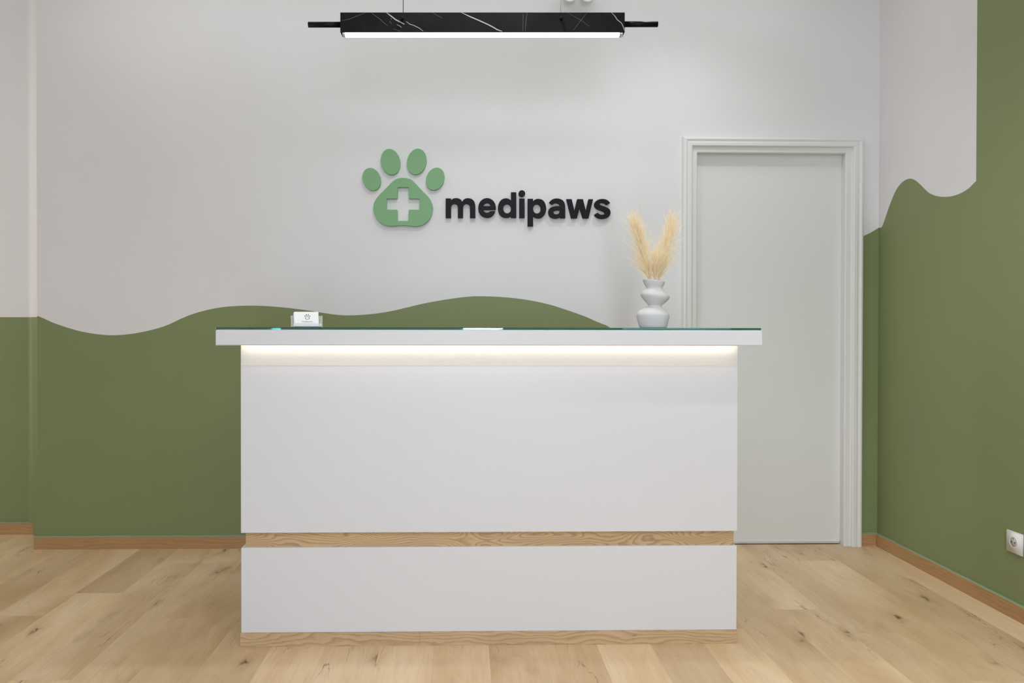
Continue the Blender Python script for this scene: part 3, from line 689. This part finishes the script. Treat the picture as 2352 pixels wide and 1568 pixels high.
# ------------------------------------------------------------------ wall socket
SY, SZ = 2.999, 0.307
sock = thing('wall_socket', 'square white power socket low on the green right wall above the skirting', 'socket', (XR, SY, SZ))
bm = bmesh.new()
vs = box(bm, -0.0095, -0.0002, -0.0435, 0.0435, -0.0435, 0.0435)
bmesh.ops.bevel(bm, geom=[e for e in bm.edges if all(v.co.x < -0.005 for v in e.verts)], offset=0.004, segments=3, affect='EDGES')
fr = link('cover_plate', bm, m_plastic, sock, True)
bm = bmesh.new()
lathe(bm, [(0.0245, 0.0094), (0.0245, 0.0108), (0.0205, 0.0112), (0.0195, 0.0108), (0.0190, 0.0098), (0.0, 0.0098)], (0, 0, 0.002), (-1, 0, 0), 40)
ins = link('socket_insert', bm, m_plastic, sock)
bm = bmesh.new()
lathe(bm, [(0.0186, 0.0), (0.0186, 0.0006), (0.0, 0.0006)], (-0.0097, 0, 0.002), (-1, 0, 0), 36)
m_recess = paint('socket_recess', (0.50, 0.48, 0.46, 1), 0.4, 0.0)
rec = link('recess', bm, m_recess, ins)
for s in (-1, 1):
    bm = bmesh.new()
    cyl(bm, (-0.0104, s*0.0095, 0.002), (-0.0110, s*0.0095, 0.002), 0.0028, n=16)
    link('pin_hole', bm, m_dark, ins)
for s in (-1, 1):
    bm = bmesh.new()
    box(bm, -0.0125, -0.0104, -0.0025, 0.0025, 0.002+s*0.0165-0.0025, 0.002+s*0.0165+0.0025, 0.0006)
    link('earth_clip', bm, m_metal, ins)

# ------------------------------------------------------------------ sign on the wall: paw emblem and lettering
TH = 0.0195
emblem = thing('paw_sign', 'green cut-out paw print sign with a plus-shaped opening, left of the black lettering', 'sign', (-0.225, D, 1.87))
ob = [plate('paw_pad', PAW_PAD, D-TH-0.0005, TH, m_sign_green, emblem)]
for tpts in PAW_TOES:
    ob.append(plate('toe', [tpts], D-TH-0.0005, TH, m_sign_green, emblem))
recenter(emblem, ob)
lets = thing('lettering_sign', 'black cut-out lowercase lettering sign mounted on the white wall beside the green paw', 'sign', (0.33, D, 1.83))
ob = []
for ch, loops in LETTERS.items():
    ob.append(plate('letter_dot' if ch == 'dot' else 'letter', loops, D-TH-0.0005, TH, m_sign_black, lets))
recenter(lets, ob)

# ------------------------------------------------------------------ reception desk
DL, DR, DF, DB = -0.8165, 1.0200, 2.780, 3.36
desk = thing('reception_desk', 'white reception desk with two wood bands and a lit overhanging top', 'desk', (0.1, 3.07, 0))
P = []


def dpart(name, bm, m, par=desk, smooth=False):
    o = link(name, bm, m, par, smooth)
    P.append(o)
    return o


bm = bmesh.new(); box(bm, DL, DR, DF, DB, 0.4185, 1.118, 0.0012)
upper = dpart('upper_panel', bm, m_lacq)
bm = bmesh.new(); box(bm, DL+0.001, DR-0.001, DF-0.0007, DF-0.0002, 1.034, 1.1178)
hdr = dpart('overhang_shade_strip', bm, m_shade_strip)  # added strip, its tone and lower edge stand in for the overhang's shadow
bm = bmesh.new(); box(bm, DL+0.0145, DR-0.0085, DF+0.013, DB-0.013, 0.3635, 0.4185)
dpart('wood_band', bm, m_band)
bm = bmesh.new(); box(bm, DL+0.001, DR-0.001, DF, DB, 0.0505, 0.3635, 0.0012)
dpart('lower_panel', bm, m_lacq)
SEAM = -0.160
for x0, x1 in ((DL-0.0015, SEAM-0.0001), (SEAM+0.0002, DR+0.0005)):
    bm = bmesh.new(); box(bm, x0, x1, DF-0.003, DB, 0.0, 0.0503, 0.0006)
    dpart('plinth_board', bm, m_plinth)
# countertop: thick slab with a front lip that hides the LED strip
bm = bmesh.new()
sec = [(2.694, 1.1102), (2.694, 1.1660), (3.42, 1.1660), (3.42, 1.1102), (3.40, 1.1102), (3.40, 1.1182), (2.712, 1.1182), (2.712, 1.1102)]
ends = [[bm.verts.new((x, yy, zz)) for yy, zz in sec] for x in (-0.8800, 1.0772)]
for k in range(len(sec)):
    bm.faces.new((ends[0][k], ends[0][(k+1) % len(sec)], ends[1][(k+1) % len(sec)], ends[1][k]))
bm.faces.new(ends[0][::-1]); bm.faces.new(ends[1])
bmesh.ops.recalc_face_normals(bm, faces=bm.faces[:])
bmesh.ops.bevel(bm, geom=[e for e in bm.edges if max(v.co.y for v in e.verts) < 2.70 or
                          (min(v.co.z for v in e.verts) > 1.16 and abs(e.verts[0].co.x-e.verts[1].co.x) < 0.01)],
                offset=0.0028, segments=3, affect='EDGES', clamp_overlap=True)
dpart('countertop', bm, m_lacq)
# LED strip under the overhang
bm = bmesh.new()
box(bm, DL+0.002, DR-0.002, DF-0.030, DF-0.014, 1.1160, 1.1181)
strip = dpart('led_strip', bm, m_plastic)
bm = bmesh.new()
n_led = 12                                    # diffuser tape in short lengths
step = (DR-DL-0.006)/n_led
for k in range(n_led):
    x = DL+0.003 + step*k
    box(bm, x, x+step-0.002, DF-0.026, DF-0.018, 1.1145, 1.1159)
led = dpart('led_tape', bm, m_led, strip)
recenter(desk, P)

# glass sheet lying on the counter
bm = bmesh.new()
box(bm, -0.8795, 1.0735, 2.6955, 3.418, 1.16625, 1.1740, 0.0008, 0, 1)
tag(link('glass_sheet', bm, m_glass), 'green-edged glass sheet lying on the white desk top', 'glass sheet')

# ------------------------------------------------------------------ vase with dried pampas
VX, VY, VZ = 0.750, 2.95, 1.1742
bm = bmesh.new()
n = 56
rings = []


def vring(cx, z, r, tilt):
    return [bm.verts.new((cx-VX + r*math.cos(2*math.pi*k/n), r*math.sin(2*math.pi*k/n)*0.97, z + tilt*r*math.cos(2*math.pi*k/n)))
            for k in range(n)]


vp = []
for k in range(len(VASE)-1):
    a, b = VASE[k], VASE[k+1]
    for s in range(4):
        t = s/4
        p0 = VASE[max(0, k-1)]; p3 = VASE[min(len(VASE)-1, k+2)]
        row = []
        for c_ in range(4):
            row.append(a[c_] + (b[c_]-a[c_])*t if c_ != 2 else
                       0.5*((2*a[2]) + (-p0[2]+b[2])*t + (2*p0[2]-5*a[2]+4*b[2]-p3[2])*t*t + (-p0[2]+3*a[2]-3*b[2]+p3[2])*t**3))
        vp.append(tuple(row))
vp.append(VASE[-1])
vp[-1] = (vp[-1][0], 0.002, vp[-1][2], 0)
vp.append((vp[-1][0], 0.0, vp[-1][2]-0.003, 0))
vp.reverse()                                  # bottom to top
rings = [vring(*r) for r in vp]
# inside of the neck
top = vp[-1]
rings.append(vring(top[0], top[1]+0.001, top[2]-0.0025, top[3]))
for r in reversed(vp[10:-2]):
    rings.append(vring(r[0], r[1], max(0.012, r[2]-0.005), r[3]))
for a, b in zip(rings, rings[1:]):
    for k in range(n):
        f = bm.faces.new((a[k], a[(k+1) % n], b[(k+1) % n], b[k])); f.smooth = True
bm.faces.new(rings[0][::-1]); bm.faces.new(rings[-1])
vase = link('ceramic_vase', bm, m_vase)
vase.location = (VX, VY, VZ)
tag(vase, 'matt pale grey vase of three stacked bulges standing on the glass near the door', 'vase')


def pampas(label, base, mid, tip, width, nst, seed):
    """one dried plume: a thin stem with hundreds of drooping feathery strands"""
    rnd = random.Random(seed)
    base, mid, tip = Vector(base), Vector(mid), Vector(tip)

    def axis(t):
        return base*(1-t)**2 + mid*2*t*(1-t) + tip*t*t

    root = thing('pampas_plume', label, 'dried grass', (base.x, base.y, base.z), group='pampas plumes in the vase')
    bm = bmesh.new()
    foot = Vector((VX + (base.x-VX)*0.6, VY + (base.y-VY)*0.6, VZ + 0.012))
    pts = [foot, base] + [axis(t) for t in (0.2, 0.4, 0.6, 0.8, 0.9)]
    pr = None
    for i_, p in enumerate(pts):
        r = 0.0016*(1-0.13*i_)
        ring = [bm.verts.new(p - base + Vector((r*math.cos(a), r*math.sin(a), 0))) for a in (0, 2.1, 4.2)]
        if pr:
            for k in range(3):
                bm.faces.new((pr[k], pr[(k+1) % 3], ring[(k+1) % 3], ring[k]))
        pr = ring
    link('stem', bm, m_pampas, root)
    bm = bmesh.new()

    def ribbon(q, wid, axis_v):
        prev = None
        for k, pp in enumerate(q):
            w_ = wid*(1-0.85*k/(len(q)-1))
            cur = (bm.verts.new(pp - base + axis_v*w_), bm.verts.new(pp - base - axis_v*w_))
            if prev:
                bm.faces.new((prev[0], prev[1], cur[1], cur[0]))
            prev = cur

    for s in range(nst):
        t = rnd.random()**1.05*0.93
        p = axis(t)
        d = (axis(min(1, t+0.02)) - axis(max(0, t-0.02))).normalized()
        ln = width*(0.60+0.60*rnd.random())*(1.0-0.36*t)
        ph = rnd.random()*2*math.pi
        side = Vector((math.cos(ph), math.sin(ph), 0))
        side = (side - d*side.dot(d)).normalized()
        open_ = (0.14 + 0.44*rnd.random())*(1.0-0.30*t)
        dirv = (d*math.cos(open_) + side*math.sin(open_)).normalized()
        droop = 0.08 + 0.26*rnd.random()
        q = [p]
        for k in range(1, 6):
            u = k/5
            q.append(p + dirv*ln*u + (side*0.65 + Vector((0, 0, -0.25)))*ln*droop*u*u
                     + Vector((rnd.uniform(-1, 1), rnd.uniform(-1, 1), rnd.uniform(-1, 1)))*0.0011)
        wv = dirv.cross(Vector((rnd.uniform(-0.5, 0.5), 1.0, rnd.uniform(-0.5, 0.5)))).normalized()
        ribbon(q, 0.0007 + 0.0006*rnd.random(), wv)
        for hcount in range(10):                   # side hairs make the strand feathery
            u = 0.15 + 0.83*rnd.random()
            k = min(4, int(u*5))
            hp = q[k].lerp(q[k+1], u*5-k)
            hd = (dirv + Vector((rnd.uniform(-1, 1), rnd.uniform(-1, 1), rnd.uniform(-0.6, 0.8)))*0.42).normalized()
            hl = 0.010 + 0.012*rnd.random()
            hw = hd.cross(Vector((rnd.uniform(-1, 1), 1, rnd.uniform(-1, 1)))).normalized()*0.00036
            e0 = hp - base
            v_ = [bm.verts.new(e0+hw), bm.verts.new(e0-hw), bm.verts.new(e0+hd*hl)]
            bm.faces.new(v_)
    link('plume', bm, m_pampas, root)
    return root


zt = VZ + 0.180
pampas('tall dried pampas plume leaning left out of the vase', (VX-0.016, VY-0.004, zt), (0.708, 2.945, 1.45), (0.668, 2.935, 1.590), 0.112, 470, 3)
pampas('tall dried pampas plume leaning right towards the door', (VX+0.016, VY+0.004, zt), (0.785, 2.955, 1.46), (0.826, 2.965, 1.596), 0.112, 470, 5)
pampas('small upright pampas plume in the middle, between the two tall ones', (VX, VY-0.014, zt), (0.751, 2.93, 1.40), (0.756, 2.925, 1.44), 0.080, 220, 8)

# ------------------------------------------------------------------ card holder and cards
HX, HY, HZ = -0.5665, 2.742, 1.1741
HROT = math.radians(15)
lean = math.radians(17)
holder = thing('card_holder', 'small clear acrylic holder filled with business cards, on the left of the desk', 'card holder', (HX, HY, HZ), (0, 0, HROT))


def leanbox(bm, x0, x1, d0, d1, h0, h1, bev=0.0006):
    """box in the tilted frame: d = behind the front face, h = up the slope"""
    b2 = bmesh.new()
    box(b2, x0, x1, d0, d1, h0, h1, bev, 0, 1)
    rot = Matrix.Rotation(-lean, 4, 'X')
    b2.transform(Matrix.Translation((0, -0.016, 0.0035)) @ rot)
    me = bpy.data.meshes.new('tmp'); b2.to_mesh(me); b2.free()
    bm.from_mesh(me); bpy.data.meshes.remove(me)


bm = bmesh.new()
leanbox(bm, -0.0565, 0.0565, 0.0190, 0.0212, 0.000, 0.0470)
dpb = link('back_panel', bm, m_acryl, holder)
bm = bmesh.new()
leanbox(bm, -0.0500, 0.0500, -0.0022, -0.0002, 0.000, 0.0110)
link('front_lip', bm, m_acryl, holder)
for s in (-1, 1):
    bm = bmesh.new()
    a, b = sorted((s*0.0478, s*0.0500))
    leanbox(bm, a, b, 0.0, 0.0188, 0.000, 0.0400)
    link('side_panel', bm, m_acryl, holder)
bm = bmesh.new()
box(bm, -0.058, 0.058, -0.020, 0.030, 0.0, 0.0028, 0.0006, 0, 1)
link('base', bm, m_acryl, holder)


def slope(x, d, h):
    c_, s_ = math.cos(lean), math.sin(lean)
    y, z = d*c_ + h*s_, -d*s_ + h*c_
    y -= 0.016; z += 0.0035
    ca, sa = math.cos(HROT), math.sin(HROT)
    return Vector((HX + x*ca - y*sa, HY + x*sa + y*ca, HZ + z))


N_CARDS = 12
bmc = bmesh.new()
box(bmc, -0.0425, 0.0425, 0, 0.0012, 0.0, 0.055, 0.0)
card_rot = Matrix.Rotation(HROT, 4, 'Z') @ Matrix.Rotation(-lean, 4, 'X')
first = None
for k in range(N_CARDS):
    d = 0.0004 + k*0.00145
    jx = -0.002 if k == 0 else random.uniform(-0.0045, -0.001)
    if first is None:
        card = link('business_card', bmc, m_card)
        first = card
        tag(card, 'front white business card printed with a small grey paw, in the clear holder', 'business card', 'business cards in the holder')
    else:
        card = first.copy(); C.objects.link(card)
        tag(card, 'white business card in the holder stacked behind the printed front card', 'business card', 'business cards in the holder')
    card.matrix_world = Matrix.Translation(slope(jx, d, 0.0005)) @ card_rot


# print on the front card
def flat(name, loops, mat, sx, ox, oz, y=-0.00025):
    o = plate(name, loops, y, 0.0003, mat, first, 0.00005)
    for v in o.data.vertices:
        v.co.x = ox + v.co.x*sx; v.co.z = oz + v.co.z*sx
    return o


def offs(L, cx, cz):
    return [(x-cx, z-cz) for x, z in L]


cx0, cz0 = -0.338, 1.865
s_ = 0.050
for tp in PAW_TOES:
    mx = sum(p[0] for p in tp)/len(tp); mz = sum(p[1] for p in tp)/len(tp)
    flat('printed_toe', [[((mx-cx0)+(x-mx)*0.8, (mz-cz0)+(z-mz)*0.8) for x, z in tp]], m_ink, s_, 0.002, 0.0340)
pad = offs(PAW_PAD[0], cx0, cz0)
pm_ = (sum(p[0] for p in pad)/len(pad), sum(p[1] for p in pad)/len(pad))
inner = [(pm_[0]+(x-pm_[0])*0.72, pm_[1]+(z-pm_[1])*0.72) for x, z in pad]
flat('printed_pad', [pad, inner], m_ink, s_, 0.002, 0.0340)
for ch, loops in LETTERS.items():
    flat('printed_letter', [offs(L, 0.336, 1.83) for L in loops], m_ink2, 0.044, 0.002, 0.0185)

# ------------------------------------------------------------------ pendant lamp
PY, PROT = 3.10, -0.023
PCX = 0.0765
lamp = thing('pendant_lamp', 'long black marble bar pendant lamp hanging over the desk', 'pendant lamp', (PCX, PY, 2.375), (0, 0, PROT))
HWB = 0.579
bm = bmesh.new()
box(bm, -HWB, HWB, -0.025, 0.025, 0.0, 0.0805, 0.0006, 0, 1)


def vein(pts, w, mi):
    P3 = []
    for (u, v) in pts:
        x = 690 + u/5.47 if u < 10000 else 1120 + (u-20000)/5.47
        yv = v/5.47
        a = (x-1107)/648*2*HWB
        top_px = 34.6 - 2.3*max(0.0, 1-((x-1107)/324)**2)
        z = 0.0805 - (yv-top_px)/44.0*0.0805
        P3.append((a, min(0.0802, max(0.0003, z))))
    m_ = len(P3)
    prev = None
    for k, (a, z) in enumerate(P3):
        q0 = P3[max(0, k-1)]; q1 = P3[min(m_-1, k+1)]
        dx_, dz_ = q1[0]-q0[0], q1[1]-q0[1]
        L_ = math.hypot(dx_, dz_) or 1
        ww = w/5.47/648*2*HWB/2 * (0.55 if k in (0, m_-1) and m_ > 2 else 1.0)
        nx, nz = -dz_/L_*ww, dx_/L_*ww
        cur = (bm.verts.new((a+nx, -0.0254, min(0.0803, max(0.0002, z+nz)))), bm.verts.new((a-nx, -0.0254, min(0.0803, max(0.0002, z-nz)))))
        if prev:
            f = bm.faces.new((prev[1], cur[1], cur[0], prev[0])); f.material_index = mi
        prev = cur


S = 20000
for pts, w, mi in [
    ([(1085, 183), (1140, 225), (1200, 270), (1245, 292), (1310, 325)], 15, 1),
    ([(1330, 290), (1380, 325), (1420, 335), (1490, 368), (1545, 408)], 8, 1),
    ([(893, 188), (960, 235), (1010, 268), (1050, 308), (1102, 345)], 6, 2),
    ([(527, 290), (630, 268), (720, 230), (830, 187)], 6, 2),
    ([(2020, 178), (2130, 230), (2240, 275), (2352, 325), (2412, 355), (2462, 385), (2527, 408)], 14, 1),
    ([(1660, 183), (1720, 215), (1785, 250)], 5, 2),
    ([(1165, 380), (1210, 393), (1260, 412)], 6, 2),
    ([(1215, 330), (1250, 345), (1272, 364)], 9, 1),
    ([(1120, 290), (1135, 302), (1152, 320)], 6, 2),
    ([(1140, 255), (1147, 268)], 10, 2),
    ([(S+485, 183), (S+472, 270), (S+462, 405)], 6, 2),
    ([(S+437, 200), (S+432, 405)], 4, 2),
    ([(S+985, 183), (S+1150, 275), (S+1265, 355)], 4, 2),
    ([(S+1232, 188), (S+1150, 285), (S+1057, 405)], 5, 2),
    ([(S+1535, 188), (S+1580, 235), (S+1605, 275), (S+1660, 318), (S+1680, 360), (S+1698, 410)], 9, 1),
]:
    vein(pts, w, mi)
link('lamp_bar', bm, [m_marble, m_vein, m_vein2], lamp)
for s in (-1, 1):
    bm = bmesh.new()
    x0, x1 = (-0.7145, -HWB) if s < 0 else (HWB, 0.7185)
    zz = 0.0405 if s < 0 else 0.0425
    cyl(bm, (x0, 0, zz), (x1, 0, zz), 0.0115, n=28)
    link('end_rod', bm, m_matteblack, lamp)
bm = bmesh.new()
box(bm, -HWB+0.018, HWB-0.020, -0.0235, 0.0, -0.0125, -0.0002, 0.001, 0, 2)
link('light_diffuser', bm, m_tube, lamp)
for x0, x1 in ((-HWB+0.009, -HWB+0.0178), (HWB-0.0198, HWB-0.008)):
    bm = bmesh.new()
    box(bm, x0, x1, -0.0235, 0.0, -0.0125, -0.0002, 0.001)
    link('diffuser_end', bm, m_acryl, lamp)
for x, r in ((-0.325, 0.0013), (0.321, 0.0007)):
    bm = bmesh.new()
    cyl(bm, (x, 0, 0.0805), (x, 0, ZC-2.375-0.0005), r, n=10)
    link('suspension_cable', bm, m_matteblack if r > 0.001 else m_metal, lamp)
    bm = bmesh.new()
    lathe(bm, [(0.0, 0.020), (0.0050, 0.020), (0.0062, 0.0185), (0.0064, 0.0)], (x-0.001, -0.0254, 0.054), (0, -1, -0.15), 24)
    link('knob', bm, m_matteblack, lamp)
bm = bmesh.new()
box(bm, -0.40, 0.40, -0.03, 0.03, ZC-2.375-0.03, ZC-2.375-0.0002, 0.003)
link('ceiling_mount', bm, m_matteblack, lamp)

# ------------------------------------------------------------------ twin-head light high on the wall, only its rims enter the frame
em = thing('twin_spotlight', 'white twin-headed spotlight fixture high on the wall above the pendant lamp', 'wall light', (0.62, D, 3.03))
bm = bmesh.new()
box(bm, -0.15, 0.15, -0.06, -0.0002, -0.04, 0.08, 0.006)
link('housing', bm, m_plastic, em)
for hx in (-0.067, 0.026):
    bm = bmesh.new()
    ctr = Vector((hx, -0.089, -0.116))
    dv = Vector((0.10, -1, -0.45)).normalized()
    lathe(bm, [(0.0, -0.045), (0.022, -0.044), (0.036, -0.028), (0.0415, 0.0), (0.042, 0.006), (0.038, 0.009), (0.034, 0.004), (0.0, 0.001)], ctr, dv, 36)
    hd = link('lamp_head', bm, m_plastic, em)
    bm = bmesh.new()
    lathe(bm, [(0.0, 0.0075), (0.012, 0.006), (0.020, 0.004)], ctr, dv, 24)
    link('reflector', bm, m_alu, hd)
    bm = bmesh.new()
    cyl(bm, ctr - dv*0.03 + Vector((0, 0, 0.01)), (hx, -0.045, -0.036), 0.012, n=16)
    link('swivel_arm', bm, m_plastic, em)
